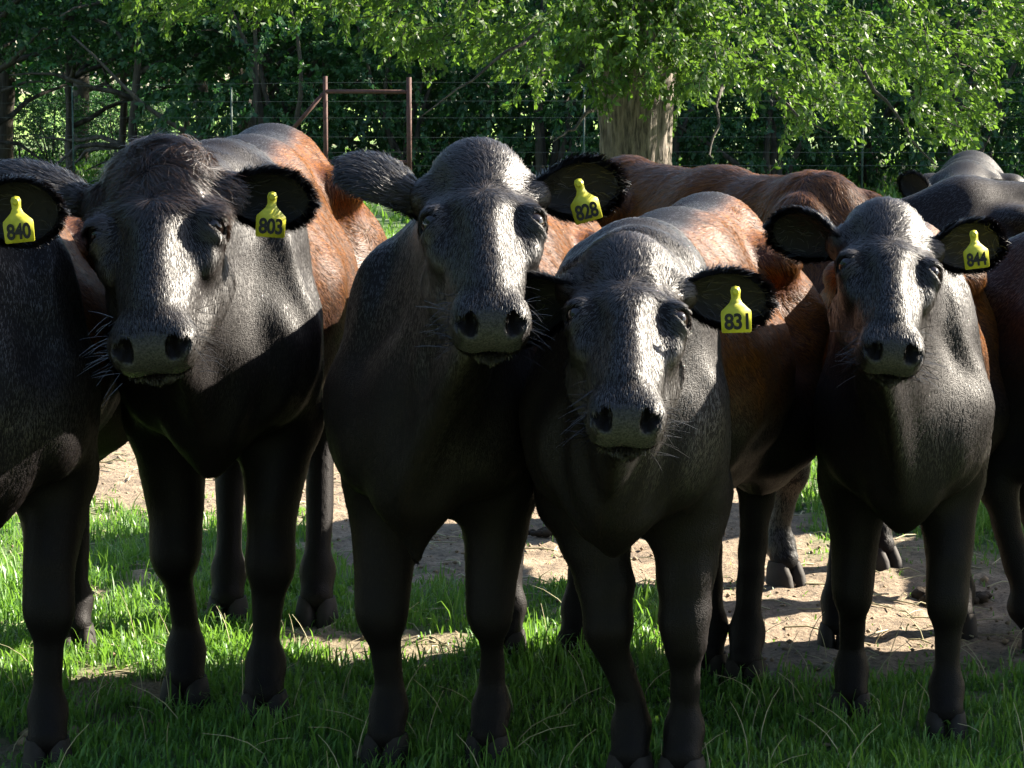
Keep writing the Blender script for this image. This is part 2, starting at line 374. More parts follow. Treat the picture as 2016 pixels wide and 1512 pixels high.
def cow(name_label, front, hind, s, head, ears, tagtxt=None, wid=.97, wz=None, dens=1.0, coat=None, tagpos=None, tuft=.015,
        hipshift=(0, 0), category='cow', detail=True, browny=1.0, headtype='down', voxb=.012, tail=None, chestadd=0, brisk=.6, lift=1.0, seed=1, shift=(0, 0), wf=.80, hx=.93):
    """front, hind: two ground points each (image left, image right); head: (poll point, muzzle point, scale, lateral vector)"""
    front = [np.array([q[0], q[1], 0]) for q in front]; hind = [np.array([q[0], q[1], 0]) for q in hind]
    fm = (front[0] + front[1]) / 2; hm = (hind[0] + hind[1]) / 2
    fw = nrm(fm - hm); lat = np.array([-fw[1], fw[0], 0]);
    if lat[0] < 0 and abs(lat[0]) > .3: lat = -lat          # lateral axis points to image right for cows facing us
    if np.dot(front[1] - front[0], lat) < 0: lat = -lat
    up = np.array([0, 0, 1.]); O = fm - fw * .05 * s
    O[:2] += np.array(shift)
    L = np.linalg.norm(fm - hm) * .5 + 1.08 * s * .5; ls = L / 1.08
    def T(a, b, z): return O + fw * a * ls + lat * b * s * wid + up * z * s
    base = np.array([O[0], O[1], 0.]); TR = np.stack([fw, lat, up], 1)
    Fd = Field()
    # trunk
    Fd.add(roundcone(T(.02, 0, .85), T(-.72, 0, .83), .225 * s, .25 * s, .98 * wid * (wf + .04), lat), .05)
    Fd.add(roundcone(T(-.30, 0, .82), T(-.62, 0, .79), .255 * s, .275 * s, 1.03 * wid, lat), .06)
    Fd.add(roundcone(T(.00, 0, 1.07), T(-.50, 0, 1.045), .085 * s, .10 * s), .12)
    Fd.add(roundcone(T(-.50, 0, 1.045), T(-1.02, 0, 1.08), .10 * s, .105 * s), .12)
    Fd.add(roundcone(T(-1.02, 0, 1.08), T(-1.26, 0, 1.06), .09 * s, .05 * s), .07)
    Fd.add(ellipsoid(T(-1.02, 0, .88), TR, np.array([.25, .245 * wid, .25]) * s), .08)
    for b in (-1, 1):
        Fd.add(ellipsoid(T(-.86, b * .20, 1.045), TR, np.array([.085, .06, .05]) * s), .07)
        Fd.add(ellipsoid(T(-1.22, b * .09, .98), TR, np.array([.06, .05, .06]) * s), .06)
        Fd.add(ellipsoid(T(.04, b * wf * .150, .86), TR @ rotm(.0, 0, b * .1), np.array([.15, .080, .26]) * s), .035)
        Fd.add(ellipsoid(T(.17, b * wf * .15, .72), TR, np.array([.105, .080, .12]) * s), .04)
        Fd.add(ellipsoid(T(-.98, b * .15, .74), TR, np.array([.20, .105, .26]) * s), .07)
    Fd.add(ellipsoid(T(.20, 0, .74), TR, np.array([.13, .145 * wf, .17]) * s), .06)
    Fd.add(ellipsoid(T(.24, 0, .63), TR, np.array([.08, .07, .10]) * s), .07)
    Fd.add(roundcone(T(.25, 0, .60), T(.24, 0, .60 - .105 * brisk), .055 * s, .016 * s), .05)
    Fd.add(roundcone(T(.05, 0, .62), T(-.7, 0, .59), .08 * s, .11 * s), .1)
    # legs
    hooves = []
    for i, ft in enumerate(front):
        b = -1 if i == 0 else 1
        sh = T(.13, b * .155 * wf, .80); el = T(.0, b * .165 * wf, .60); f0 = ft + up * 0
        kn = (T(.05, b * .14, .34) * .35 + (f0 + up * .34 * s) * .65) + fw * .015; kn[2] = .335 * s
        fe = f0 * .9 + kn * .1; fe[2] = .115 * s; fe = fe - fw * .01
        Fd.add(roundcone(sh, el, .10 * s, .080 * s), .07)
        Fd.add(roundcone(el + fw * .02, kn + up * .09 * s, .078 * s, .052 * s), .05)
        Fd.add(roundcone(el * .6 + kn * .4 - fw * .02, kn * .8 + el * .2, .058 * s, .047 * s), .04)
        Fd.add(ellipsoid(kn + fw * .010, TR, np.array([.056, .055, .072]) * s), .035)
        Fd.add(roundcone(kn - up * .04 * s, fe + up * .05 * s, .036 * s, .029 * s), .025)
        Fd.add(roundcone(kn - up * .05 * s - fw * .025, fe + up * .04 * s - fw * .022, .022 * s, .02 * s), .02)
        Fd.add(ellipsoid(fe, TR, np.array([.042, .040, .044]) * s), .025)
        pa = fe * .35 + (f0 + fw * .035 * s) * .65; pa[2] = .062 * s
        Fd.add(roundcone(fe, pa, .034 * s, .042 * s), .025)
        hooves.append((pa, fw))
    for i, ft in enumerate(hind):
        b = -1 if i == 0 else 1
        st = T(-.84, b * .185, .66); hk = T(-1.20, b * .14, .47) * .25 + (ft - fw * .10 * s + up * .47 * s) * .75; hk[2] = .46 * s
        fe = ft - fw * .02; fe[2] = .12 * s
        Fd.add(roundcone(T(-1.0, b * .15, .86), st, .15 * s, .12 * s), .08)
        Fd.add(roundcone(st, hk + up * .05 * s, .115 * s, .05 * s), .07)
        Fd.add(roundcone(T(-1.12, b * .13, .76), hk + up * .08 * s, .12 * s, .035 * s), .05)
        Fd.add(ellipsoid(hk, TR, np.array([.05, .04, .06]) * s), .03)
        Fd.add(roundcone(hk, fe + up * .04 * s, .040 * s, .032 * s), .03)
        Fd.add(ellipsoid(fe, TR, np.array([.045, .043, .045]) * s), .025)
        pa = fe + fw * .035 * s; pa[2] = .062 * s
        Fd.add(roundcone(fe, pa, .034 * s, .041 * s), .025)
        hooves.append((pa, fw))
    # head
    poll, muz, hs, xl = head; hs_ = hs
    ta = nrm(muz - poll); xa = nrm(np.asarray(xl, float) - ta * np.dot(xl, ta)); za = np.cross(ta, xa)
    if np.dot(za, -poll + np.array([0, 0, HC])) < 0 and headtype == 'down': pass
    HR = np.stack([xa, ta, za], 1)
    def H(x, tt, z): return poll + (xa * x * hx + ta * tt + za * (z + .06)) * hs
    def hel(x, tt, z, rx, rt, rz, k=.02, op='u', rot=None):
        Fd.add(ellipsoid(H(x, tt, z), HR if rot is None else HR @ rot, np.array([rx * (hx if rx > .03 else 1), rt, rz]) * hs), k * hs, op)
    # neck first
    Fd.add(roundcone(T(-.05, 0, 1.05), H(0, .03, -.10), .095 * s, .065 * hs), .10)
    Fd.add(roundcone(T(.06, 0, .90), H(0, .09, -.16), .140 * s, .092 * hs, .72, lat), .10)
    Fd.add(roundcone(T(.20, 0, .76), H(0, .16, -.19), .105 * s, .060 * hs, .80, lat), .09)
    Fd.add(roundcone(T(.26, 0, .64), H(0, .20, -.21), .05 * s, .035 * hs), .07)
    dl = nrm(np.cross(fw, up)); Fd.add(roundcone(H(0, .27, -.17), T(.285, 0, .66), .052 * hs, .060 * s, .42, dl), .05)
    # skull
    hel(0, .055, -.088, .090, .085, .064, .03)
    hel(0, .018, -.075, .052, .045, .045, .06)
    hel(0, .135, -.080, .094, .125, .062, .05)
    Fd.add(roundcone(H(0, .20, -.085), H(0, .37, -.075), .082 * hs, .058 * hs), .03 * hs)
    Fd.add(roundcone(H(0, .18, -.054), H(0, .36, -.042), .048 * hs, .036 * hs), .03 * hs)
    for b in (-1, 1):
        hel(b * .080, .160, -.050, .024, .038, .024, .035)          # brow
        hel(b * .080, .215, -.075, .026, .05, .03, .03)            # cheek bone
        hel(b * .052, .200, -.150, .046, .095, .075, .03)          # jaw muscle
        Fd.add(roundcone(H(b * .052, .19, -.185), H(b * .030, .39, -.115), .050 * hs, .034 * hs), .03 * hs)
        hel(b * .100, .075, -.085, .034, .032, .032, .03)          # ear root
        hel(b * .040, .428, -.056, .032, .046, .036, .025)         # nostril flare
        hel(b * .034, .420, -.088, .033, .043, .032, .02)          # lip
    hel(0, .418, -.060, .050, .056, .045, .025)
    hel(0, .415, -.118, .040, .045, .024, .012)                     # lower lip / chin
    for b in (-1, 1):
        hel(b * .066, .255, -.010, .020, .065, .018, .035, 's')
        hel(b * .094, .112, -.018, .018, .03, .014, .04, 's')
    # cuts: eye sockets, nostrils, mouth line
    for b in (-1, 1):
        hel(b * .041, .470, -.038, .0115, .045, .017, .006, 's', rotm(0, b * .5, b * -.25))
        hel(b * .057, .458, -.036, .0110, .022, .007, .005, 's', rotm(0, b * -.5, b * -.2))
    hel(0, .455, -.1045, .052, .045, .0028, .004, 's')
    # eyelids: a lid dome over each eyeball, opened by a slanted almond
    for b in (-1, 1):
        hel(b * .090, .190, -.052, .027, .030, .027, .014)
        hel(b * .088, .176, -.040, .022, .012, .016, .012)
        er = rotm(0, b * .85, 0) @ rotm(0, 0, b * .22)
        hel(b * .1065, .192, -.037, .0235, .0130, .021, .004, 's', er)
    allp = np.array([pr[0][1] for pr in Fd.pr]); allq = np.array([pr[0][2] for pr in Fd.pr])
    lo = allp.min(0) - .03; hi = allq.max(0) + .03; lo[2] = .03
    D, lo_ = Fd.grid(lo, hi, voxb); V, tr, qd = polygonise(D, lo_, voxb)
    hv = voxb * .42
    if detail:
        hc = H(0, .22, -.09); R = .33 * hs
        D2, l2 = Fd.grid(hc - R, hc + R, hv); V2, tr2, qd2 = polygonise(D2, l2, hv)
        keep = lambda VV, FF, f: FF[f(VV[FF].mean(1))] if len(FF) else FF
        HRi = HR
        def inhead(c, e):     # signed region: inside the head-refinement zone
            q = (c - poll) @ HRi / hs; r_ = np.abs(c - hc).max(1)
            return (r_ < R - .02 + e) & (q[:, 1] > -.06 - e * 3) & (q[:, 2] > -.20 - e * 2)
        tr = keep(V, tr, lambda c: ~inhead(c, -.012)); qd = keep(V, qd, lambda c: ~inhead(c, -.012))
        tr2 = keep(V2, tr2, lambda c: inhead(c, 0)); qd2 = keep(V2, qd2, lambda c: inhead(c, 0))
        n0 = len(V); V = np.concatenate([V, V2]); tr = np.concatenate([tr, tr2 + n0]); qd = np.concatenate([qd, qd2 + n0])
    TT = np.concatenate([tr, qd[:, [0, 1, 2]], qd[:, [0, 2, 3]]])
    vol = (V[TT[:, 0]] * np.cross(V[TT[:, 1]], V[TT[:, 2]])).sum()
    if vol < 0: tr = tr[:, ::-1]; qd = qd[:, ::-1]; TT = TT[:, ::-1]
    used = np.unique(TT); mp_ = -np.ones(len(V), int); mp_[used] = np.arange(len(used)); V = V[used]; tr = mp_[tr]; qd = mp_[qd]; TT = mp_[TT]
    N = vert_normals(V, TT)
    q_ = V - O; aa, zz_ = q_ @ fw / ls, q_[:, 2] / s; hh = (V - poll) @ HR / hs
    nk = sstep(-.08, .06, aa) * sstep(.52, .66, zz_) * sstep(.0, .05, np.maximum.reduce([-.05 - hh[:, 1], -.22 - hh[:, 2], np.abs(hh[:, 0]) - .14, hh[:, 1] - .5]))
    wv = vnoise(V, 6, 41 + seed); fold = np.sin((q_ @ fw) * 75 + wv[:, 0] * 3.0 + 8 * zz_ * .3) * .0042 * nk * detail * (.4 + .6 * sstep(-.3, .5, wv[:, 1]))
    offh = sstep(.0, .06, np.maximum.reduce([-.05 - hh[:, 1], -.22 - hh[:, 2], np.abs(hh[:, 0]) - .14, hh[:, 1] - .5]))
    tk = sstep(.98, .86, zz_) * (1 - nk) * offh; mus = vnoise(V, 10, 5 + seed)[:, 0] * .0085 * tk * sstep(.1, .3, zz_)
    V = V + N * (fold + mus)[:, None]; N = vert_normals(V, TT)
    # local coordinates for coat pattern
    def loc(p): q = p - O; return q @ fw / ls, q @ lat / s, q[:, 2] / s
    def hloc(p): return ((p - poll) @ HR / hs - np.array([0, 0, .06])) / np.array([hx, 1, 1])
    def coatf(p):
        a, b, z = loc(p); w = vnoise(p, 5, 3); n_ = w[:, 0] * .05; n3 = vnoise(p, 30, 5)[:, 0]
        br = sstep(.02, -.12, a + n_ + .25 * (z - .9)) * sstep(.66, .97, z + n_)          # barrel brown behind the shoulder; flank shade put in as black lower down
        br *= sstep(.03, .085, np.abs(b) + .25 * w[:, 1] * .1 + (z < .98) * .2)             # black stripe along the spine
        br = np.clip(br * (.86 + .25 * n3), 0, 1)
        hl = hloc(p); tint = .10 * sstep(.5, .9, n3) * 0
        return np.clip(br * browny + tint + .03, 0, 1) if coat is None else np.clip(coat(a, b, z, hl, w, n3), 0, 1)
    hl = hloc(V)
    bare = sstep(.432, .440, hl[:, 1] + .6 * (-.075 - hl[:, 2]) * (hl[:, 2] < -.075)) * (hl[:, 2] > -.105) * (hl[:, 2] < .01) * (np.abs(hl[:, 0]) < .066 + (hl[:, 2] + .06) * .2)
    # the front of the muzzle that carries no hair
    Nh = N @ HR; bare = ((Nh[:, 1] > .35) & (hl[:, 1] > .425) & (hl[:, 2] > -.104) & (np.abs(hl[:, 0]) < .060)).astype(float)
    for q in (-1, 1): bare[(np.linalg.norm((hl - np.array([q * .043, .450, -.038])) * [1, .45, .85], axis=1) < .0155)] = 0  # nostril insides coloured dark, their shade put into the hide
    body = np_mesh('body', V - base, [tr, qd], {'coat': coatf(V), 'bare': bare})
    root = empty('cow', base, name_label, category, GROUPC)
    obj('body', body, M['hide'], root)
    # hooves: two cloven claws each
    for k, (pa, fwd) in enumerate(hooves):
        ac = Acc(); sd_ = nrm(np.cross(up, fwd))
        for c in (-1, 1):
            ring = []
            for zz, ax_, wx, off in ((.062, .032, .018, 0), (.045, .041, .022, .005), (.025, .049, .025, .012), (-.004, .054, .027, .016)):
                a = np.linspace(0, 2 * np.pi, 12, endpoint=False)
                cc = np.array([pa[0], pa[1], 0]) + up * zz * s + fwd * off * s + sd_ * c * .026 * s
                ring.append(cc + np.outer(np.sign(np.cos(a)) * np.abs(np.cos(a)) ** .8 * ax_ * s, fwd + sd_ * c * -.08) + np.outer(np.sin(a) * wx * s, sd_))
            VV = np.concatenate(ring); m_ = 4; n_ = 12
            ii, jj = np.meshgrid(np.arange(3), np.arange(12), indexing='ij'); ii, jj = ii.ravel(), jj.ravel()
            ac.add(VV, [np.stack([ii * 12 + jj, (ii + 1) * 12 + jj, (ii + 1) * 12 + (jj + 1) % 12, ii * 12 + (jj + 1) % 12], 1)])
            ac.add(np.concatenate([VV[:12], VV[36:]]), [np.arange(12)[None], (np.arange(12)[::-1] + 12)[None]])
        obj('hoof', ac.mesh('hoof', base), M['hoof'], root)
    # eyes
    if detail:
        for b in (-1, 1):
            c = H(b * .0925, .191, -.0475); u_ = np.linspace(0, np.pi, 10); v_ = np.linspace(0, 2 * np.pi, 17)[:-1]
            pts = np.array([[math.sin(a) * math.cos(q), math.sin(a) * math.sin(q), math.cos(a)] for a in u_ for q in v_]) * .0205 * hs + c
            ii, jj = np.meshgrid(np.arange(9), np.arange(16), indexing='ij'); ii, jj = ii.ravel(), jj.ravel()
            obj('eye', np_mesh('eye', pts - base, [np.stack([ii * 16 + jj, (ii + 1) * 16 + jj, (ii + 1) * 16 + (jj + 1) % 16, ii * 16 + (jj + 1) % 16], 1)]), M['eye'], root)
    # ears
    einfo = []
    for b, E_ in zip((-1, 1), ears):
        dirn, nr, Le, We, cup = E_[:5]
        bp_ = H(b * .098, .072, -.085)
        if len(E_) > 5: bp_ = E_[5]
        VV, pl, inf = ear_mesh(bp_, np.asarray(dirn, float), np.asarray(nr, float), Le, We, cup, hs)
        obj('ear', np_mesh('ear', VV - base, pl), M['earskin'], root); einfo.append(inf)
        # ear hair: back of the ear, and the rim fringe
        r = np.random.default_rng(5); C, Nn = inf['C'], inf['N']; nu, nv = C.shape[:2]
        k = int(5200 * dens); uu = r.uniform(0, .97, k) * (nu - 1); vv = r.uniform(0, 1, k) * (nv - 1)
        fu, fv = (uu % 1)[:, None], (vv % 1)[:, None]; iu, iv = uu.astype(int), np.minimum(vv.astype(int), nv - 2)
        bl = lambda A: (A[iu, iv] * (1 - fu) + A[np.minimum(iu + 1, nu - 1), iv] * fu) * (1 - fv) + (A[iu, iv + 1] * (1 - fu) + A[np.minimum(iu + 1, nu - 1), iv + 1] * fu) * fv
        R0 = bl(C); NN = -bl(Nn); vc = (vv / (nv - 1) * 2 - 1)
        Fl = inf['e'] * .9 + inf['w'] * vc[:, None] * .7 + vnoise(R0, 40, 3) * .35
        S1 = strands(R0 + NN * .004, NN, Fl, (.016 + .012 * r.random(k)) * hs, np.full(k, .3), .15, .1, seed=3)
        k2 = int(2600 * dens); rim = inf['rim']; q = r.uniform(0, len(rim) - 1.01, k2); iq = q.astype(int); R1 = rim[iq] * (1 - (q % 1))[:, None] + rim[iq + 1] * (q % 1)[:, None]
        outw = R1 - (inf['base'] + inf['e'] * .5 * Le); outw -= inf['nr'] * (outw @ inf['nr'])[:, None]; outw /= np.linalg.norm(outw, axis=1, keepdims=True) + 1e-9
        S2 = strands(R1 + r.normal(size=(k2, 3)) * .0015, outw * .3 - inf['nr'] * .7, outw * .8 + inf['e'] * .6 - inf['nr'] * .35 + vnoise(R1, 45, 9) * .45, (.006 + .010 * r.random(k2) ** 2 * 1.6) * hs, np.full(k2, .2), .22, .05, seed=4)
        # sparse long hair inside the ear
        k3 = int(140 * dens); sel = r.integers(0, k, k3); S3 = strands(R0[sel] - NN[sel] * .003, -NN[sel], Fl[sel] + vnoise(R0[sel], 60, 4), (.015 + .012 * r.random(k3)) * hs, np.full(k3, .5), .3, .1, seed=6)
        PP = np.concatenate([S1, S2, S3]); co = .02 + 0 * PP[:, 0, 0]
        o = curves('ear_hair', PP, .0006, .0002, co, root, base, nrmv=np.concatenate([NN, outw * .6 + UPV * .7, -NN[sel]]))
    # coat hair on the body
    a3 = V[TT]; ar = np.linalg.norm(np.cross(a3[:, 1] - a3[:, 0], a3[:, 2] - a3[:, 0]), axis=1) / 2
    cen = a3.mean(1); cn = N[TT].mean(1); vd = np.array([0, 0, HC]) - cen; vd /= np.linalg.norm(vd, axis=1, keepdims=True)
    face = (cn * vd).sum(1); hq = hloc(cen)
    hw_ = (hq[:, 1] > -.05) & (hq[:, 2] > -.24) & (np.abs(hq[:, 0]) < .16) & (hq[:, 1] < .5)
    wgt = ar * (face > -.45) * np.where(hw_, 2.6, 1.0) * (cen[:, 2] > .09 * s)
    r = np.random.default_rng(seed); k = int(wgt.sum() * 105000 * dens); idx = r.choice(len(ar), k, p=wgt / wgt.sum())
    u, v = r.random(k), r.random(k); f_ = u + v > 1; u[f_], v[f_] = 1 - u[f_], 1 - v[f_]
    B_ = a3[idx]; R0 = B_[:, 0] + (B_[:, 1] - B_[:, 0]) * u[:, None] + (B_[:, 2] - B_[:, 0]) * v[:, None]
    Nb = N[TT[idx]]; NN = Nb[:, 0] * (1 - u - v)[:, None] + Nb[:, 1] * u[:, None] + Nb[:, 2] * v[:, None]; NN /= np.linalg.norm(NN, axis=1, keepdims=True) + 1e-9
    hq = hloc(R0); a, b, z = loc(R0); NhR = NN @ HR
    bareq = (NhR[:, 1] > .30) & (hq[:, 1] > .425) & (hq[:, 2] > -.104) & (np.abs(hq[:, 0]) < .060)
    sock = np.zeros(k, bool)
    for q in (-1, 1): sock |= (np.linalg.norm((hq - np.array([q * .1065, .192, -.038])) * [.85, 1.45, .85], axis=1) < .0245)
    for q in (-1, 1): sock |= (np.linalg.norm((hq - np.array([q * .043, .466, -.04])) * np.array([1, .6, .8]), axis=1) < .019)
    kp = ~(bareq | sock); R0, NN, hq, a, b, z = R0[kp], NN[kp], hq[kp], a[kp], b[kp], z[kp]; k = len(R0)
    onhead = sstep(.03, -.02, np.maximum.reduce([np.abs(hq[:, 0]) - .13, -.02 - hq[:, 1], -hq[:, 2] - .20, hq[:, 1] - .5]))
    wh = hq - np.array([.0, .150, .0]); wh[:, 2] = 0; rw = np.linalg.norm(wh, axis=1, keepdims=True) + 1e-5
    fh = wh / rw; fh[:, 1] += .75 * sstep(.17, .26, hq[:, 1]) * 1.0; fh[:, 0] += -fh[:, 1] * .25 * (rw[:, 0] < .08)
    if tuft > .045: fh = fh * 1.0; top = sstep(.16, .10, hq[:, 1]); fh[:, 1] = fh[:, 1] * (1 - top) + 1.0 * top
    fh = fh @ HR.T
    body_f = -fw * .75 - up * .65; leg = np.array([0, 0, -1.]) + .0 * fw
    lw = sstep(.62, .45, z)[:, None]; neck = sstep(-.16, .04, a)[:, None] * (1 - lw)
    fb = body_f * (1 - lw) + leg * lw; fb = fb * (1 - neck * .9) + (-up * .9 + fw * .45) * neck * .9
    Fl = fh * onhead[:, None] + fb * (1 - onhead[:, None])
    cl = vnoise(R0, 38, 21) * .30 + vnoise(R0, 11, 22) * .22 + vnoise(R0, 90, 23) * .22
    fore = onhead * sstep(.23, .10, hq[:, 1]) * sstep(-.14, -.06, hq[:, 2])
    Fl = Fl + cl * (.45 + (2.4 if tuft > .045 else 1.3) * fore + .2 * onhead)[:, None]
    Lh = (.009 + .006 * r.random(k)) * (1 + .15 * onhead * (1 - fore)) * (1 - .35 * sstep(.5, .3, z)) * lift
    Lh = Lh * (1 - fore) + fore * tuft * (.55 + .6 * r.random(k))
    low = onhead * sstep(-.10, -.16, hq[:, 2]); Lh = Lh * (1 + .8 * low)
    liftv = (.075 + .07 * r.random(k)) * (1 - onhead) + onhead * (.06 + .07 * r.random(k)) * (1 + 1.3 * fore)
    brn = coatf(R0) * (1 - onhead); cn_ = vnoise(R0, 28, 77)[:, 0] * .5 + vnoise(R0, 70, 78)[:, 0] * .4
    Lh = Lh + .007 * brn * lift; liftv = liftv + brn * (.06 + .10 * np.clip(cn_, 0, 1)); Fl = Fl + (vnoise(R0, 42, 79) * .55)* brn[:, None]
    S = strands(R0, NN, Fl, Lh, liftv, (.075 + .03 * onhead + .12 * fore)[:, None], .12, seed=8)
    th = np.where(onhead > .5, .00042, .0005) * (1 + .3 * r.random(k))
    cc = coatf(R0); cc = np.clip(cc + fore * (.36 * r.random(k) if tuft > .045 else .05), 0, 1)
    curves('coat', S, th, .00018, cc, root, base, nrmv=NN, shine=np.clip(.28 + .85 * onhead + .9 * sstep(.82, .98, z) + .75 * sstep(.30, .62, NN @ np.array([1., 0, 0])) * sstep(.6, .75, z), 0, 1.1), nj=(.05 + .11 * onhead + .10 * brn)[:, None])  # shine cut on chest and legs, raised on sunward sides: lighting put into coat
    # whiskers on the muzzle
    if detail:
        w = []
        for q in range(90):
            sx = r.choice([-1, 1]); c = H(sx * r.uniform(.045, .078), r.uniform(.36, .46), r.uniform(-.12, -.04)); d = nrm(xa * sx * r.uniform(.5, 1) + ta * r.uniform(-.2, .9) + za * r.uniform(-.3, .5))
            Lw = r.uniform(.02, .06) * hs; w.append([c, c + d * Lw * .33, c + d * Lw * .66 - up * .002, c + d * Lw - up * .006])
        curves('whiskers', np.array(w), .0005, .0002, .0, root, base)
    # tail
    if tail is not None:
        tp = np.array([T(-1.25, 0, 1.07), T(-1.33, 0, .98), T(-1.35, 0, .75), T(-1.34, 0, .55)]); tu = np.linspace(0, 3, 14); tp = np.stack([np.interp(tu, range(4), tp[:, c]) for c in range(3)], 1)
        VV, pl = tube(tp, np.interp(tu, [0, 1, 3], [.045, .03, .014]) * s, 8); to = obj('tail', np_mesh('tail', VV - base, pl, {'coat': np.full(len(VV), .1), 'bare': np.zeros(len(VV))}), M['hide'], root)
        k = 500; R0 = tp[-1] + r.normal(size=(k, 3)) * .012 + up * r.uniform(0, .12, k)[:, None]; pts = np.zeros((k, 7, 3)); pts[:, 0] = R0; ph = r.uniform(0, 6, 12)[r.integers(0, 12, k)]
        for c in range(1, 7): pts[:, c] = pts[:, c - 1] + np.stack([.018 * np.sin(ph + c * 1.3), .015 * np.cos(ph * 2 + c * 1.2), -np.full(k, .05)], 1) * s
        curves('tail_switch', pts, .0012, .0003, .05, root, base, 7)
    # ear tag
    if tagtxt:
        inf = einfo[1]; tc_, tn, tu_, ts = tagpos       # centre of the stud (photo point), face normal, up direction, size
        tn = nrm(tn); tu_ = nrm(tu_ - tn * np.dot(tu_, tn)); tr_ = np.cross(tu_, tn)
        # outline, metres at size 1: stud at (0,0), plate hangs below
        half = [(.0, .011), (.007, .009), (.010, .002), (.009, -.005), (.0085, -.013), (.012, -.021), (.022, -.031), (.0285, -.037), (.0295, -.043), (.0285, -.077), (.0265, -.079)]
        pts = half + [(-x, y) for x, y in half[::-1][:-1]]
        A = np.array(pts) * ts; n_ = len(A); ctr = np.array([0, -.035]) * ts
        bendf = lambda y: -.06 * (y / .08) ** 2 * .06
        front_ = np.array([tc_ + tr_ * x + tu_ * y + tn * (.0012 + bendf(y)) for x, y in A]); back_ = np.array([tc_ + tr_ * x + tu_ * y + tn * (-.0012 + bendf(y)) for x, y in A])
        fi = np.arange(n_)[None]; sid = np.stack([np.arange(n_), (np.arange(n_) + 1) % n_, (np.arange(n_) + 1) % n_ + n_, np.arange(n_) + n_], 1)
        me = np_mesh('ear_tag', np.concatenate([front_, back_]) - base, [fi[:, ::-1], fi + n_, sid], smooth=False)
        to = obj('ear_tag', me, M['tag'], root)
        nm, vv = number_mesh(tagtxt); w_, h_ = .047 * ts, .032 * ts; cy = -.0575 * ts
        q = np.array([tc_ + tr_ * (x * w_) + tu_ * (cy + y * h_) + tn * (.0028 + bendf(cy) + z * .02) for x, y, z in vv]) - base
        nm.vertices.foreach_set('co', q.astype(np.float32).ravel()); nm.update(); nm.name = 'tag_number'
        obj('tag_number', nm, M['ink'], to)
        ac = Acc(); 
        for rr_, z0 in ((.0075, .004),): 
            VV, pl = tube([tc_ + tn * -.01, tc_ + tn * .0025, tc_ + tn * z0, tc_ + tn * (z0 + .0008)], np.array([.003, .003, rr_, rr_ * .55]) * ts, 14); ac.add(VV, pl)
        obj('tag_stud', ac.mesh('tag_stud', base), M['tag'], to)
    print('cow', name_label[:40], len(V), 'verts', k, 'hairs', round(time.time() - T0, 1)); return root
def rotm(x, y, z):
    return np.array(Matrix.Rotation(x, 3, 'X') @ Matrix.Rotation(y, 3, 'Y') @ Matrix.Rotation(z, 3, 'Z'))
def headpose(pp, mp, Dp, hs, xl=(1, 0, 0)):
    """poll at depth Dp seen at pixel pp; muzzle .47*hs away, nearer the camera, seen at pixel mp"""
    a = P(*pp, Dp); Ln = .47 * hs; best = None
    for D in np.linspace(Dp - Ln, Dp, 400):
        b = P(*mp, D); e = abs(np.linalg.norm(b - a) - Ln)
        if best is None or e < best[0]: best = (e, b)
    return a, best[1], hs, np.array(xl, float)
TO = np.array([0, -1., 0]); UP = np.array([0, 0, 1.])

# 803: the big cow at left
cow('big black cow with shaggy forelock, rust-brown flank and yellow ear tag 803', [G(368, 1385), G(522, 1415)], [G(450, 1222), G(625, 1222)], 1.10,
    headpose((318, 314), (300, 716), 5.35, 1.22, (1, -.12, 0)),
    [((-1, .12, .32), (0, .45, -.9), .24, .13, .35), ((1, -.05, -.10), (.05, -1, -.05), .19, .112, .45)], '803',
    tagpos=(P(536, 388, 5.26), TO + .12 * UP + np.array([.12, 0, 0]), UP + np.array([.07, 0, 0]), 1.05), tuft=.055, seed=11, wid=.88, hx=1.0)
# 828
cow('black cow with silver-lit face and tilted yellow ear tag 828', [G(765, 1495), G(965, 1495)], [G(1000, 1285), G(1135, 1290)], .97,
    headpose((940, 317), (968, 668), 4.98, 1.10, (1, .05, 0)),
    [((-1, .15, .40), (-.1, .5, -.85), .18, .135, .35), ((1, .1, .16), (-.1, -1, .05), .175, .104, .45)], '828',
    tagpos=(P(1140, 362, 4.92), TO + .1 * UP, UP + .28 * np.array([1., 0, 0]) * -1, .95), seed=12, brisk=1.15)
# 831
cow('black cow with lowered head and rust-brown back, yellow ear tag 831, right of the middle', [G(1245, 1535), G(1345, 1540)], [G(1395, 1330), G(1468, 1342)], .97,
    headpose((1235, 502), (1232, 856), 4.80, 1.05, (1, .02, 0)),
    [((-1, .15, -.35), (-.2, -.9, -.3), .19, .13, .5), ((1, -.05, -.10), (.05, -1, .02), .17, .098, .45)], '831',
    tagpos=(P(1448, 574, 4.62), TO + .1 * UP, UP - .03, .95), seed=13, wid=.92, shift=(-.06, 0), wf=.76)
# 844
cow('smaller black cow with grey-lit muzzle, yellow ear tag 844, rightmost of the faces', [G(1675, 1405), G(1862, 1445)], [G(1645, 1268), G(1888, 1245)], .90,
    headpose((1745, 428), (1755, 718), 5.28, .97, (1, .1, 0)),
    [((-1, .2, .22), (-.1, -.8, -.4), .15, .105, .5), ((1, .1, .15), (-.05, -1, 0), .155, .098, .45)], '844',
    tagpos=(P(1917, 462, 5.2), TO + .1 * UP, UP - np.array([.12, 0, 0]), .88), seed=14, wid=.80, wf=.86)
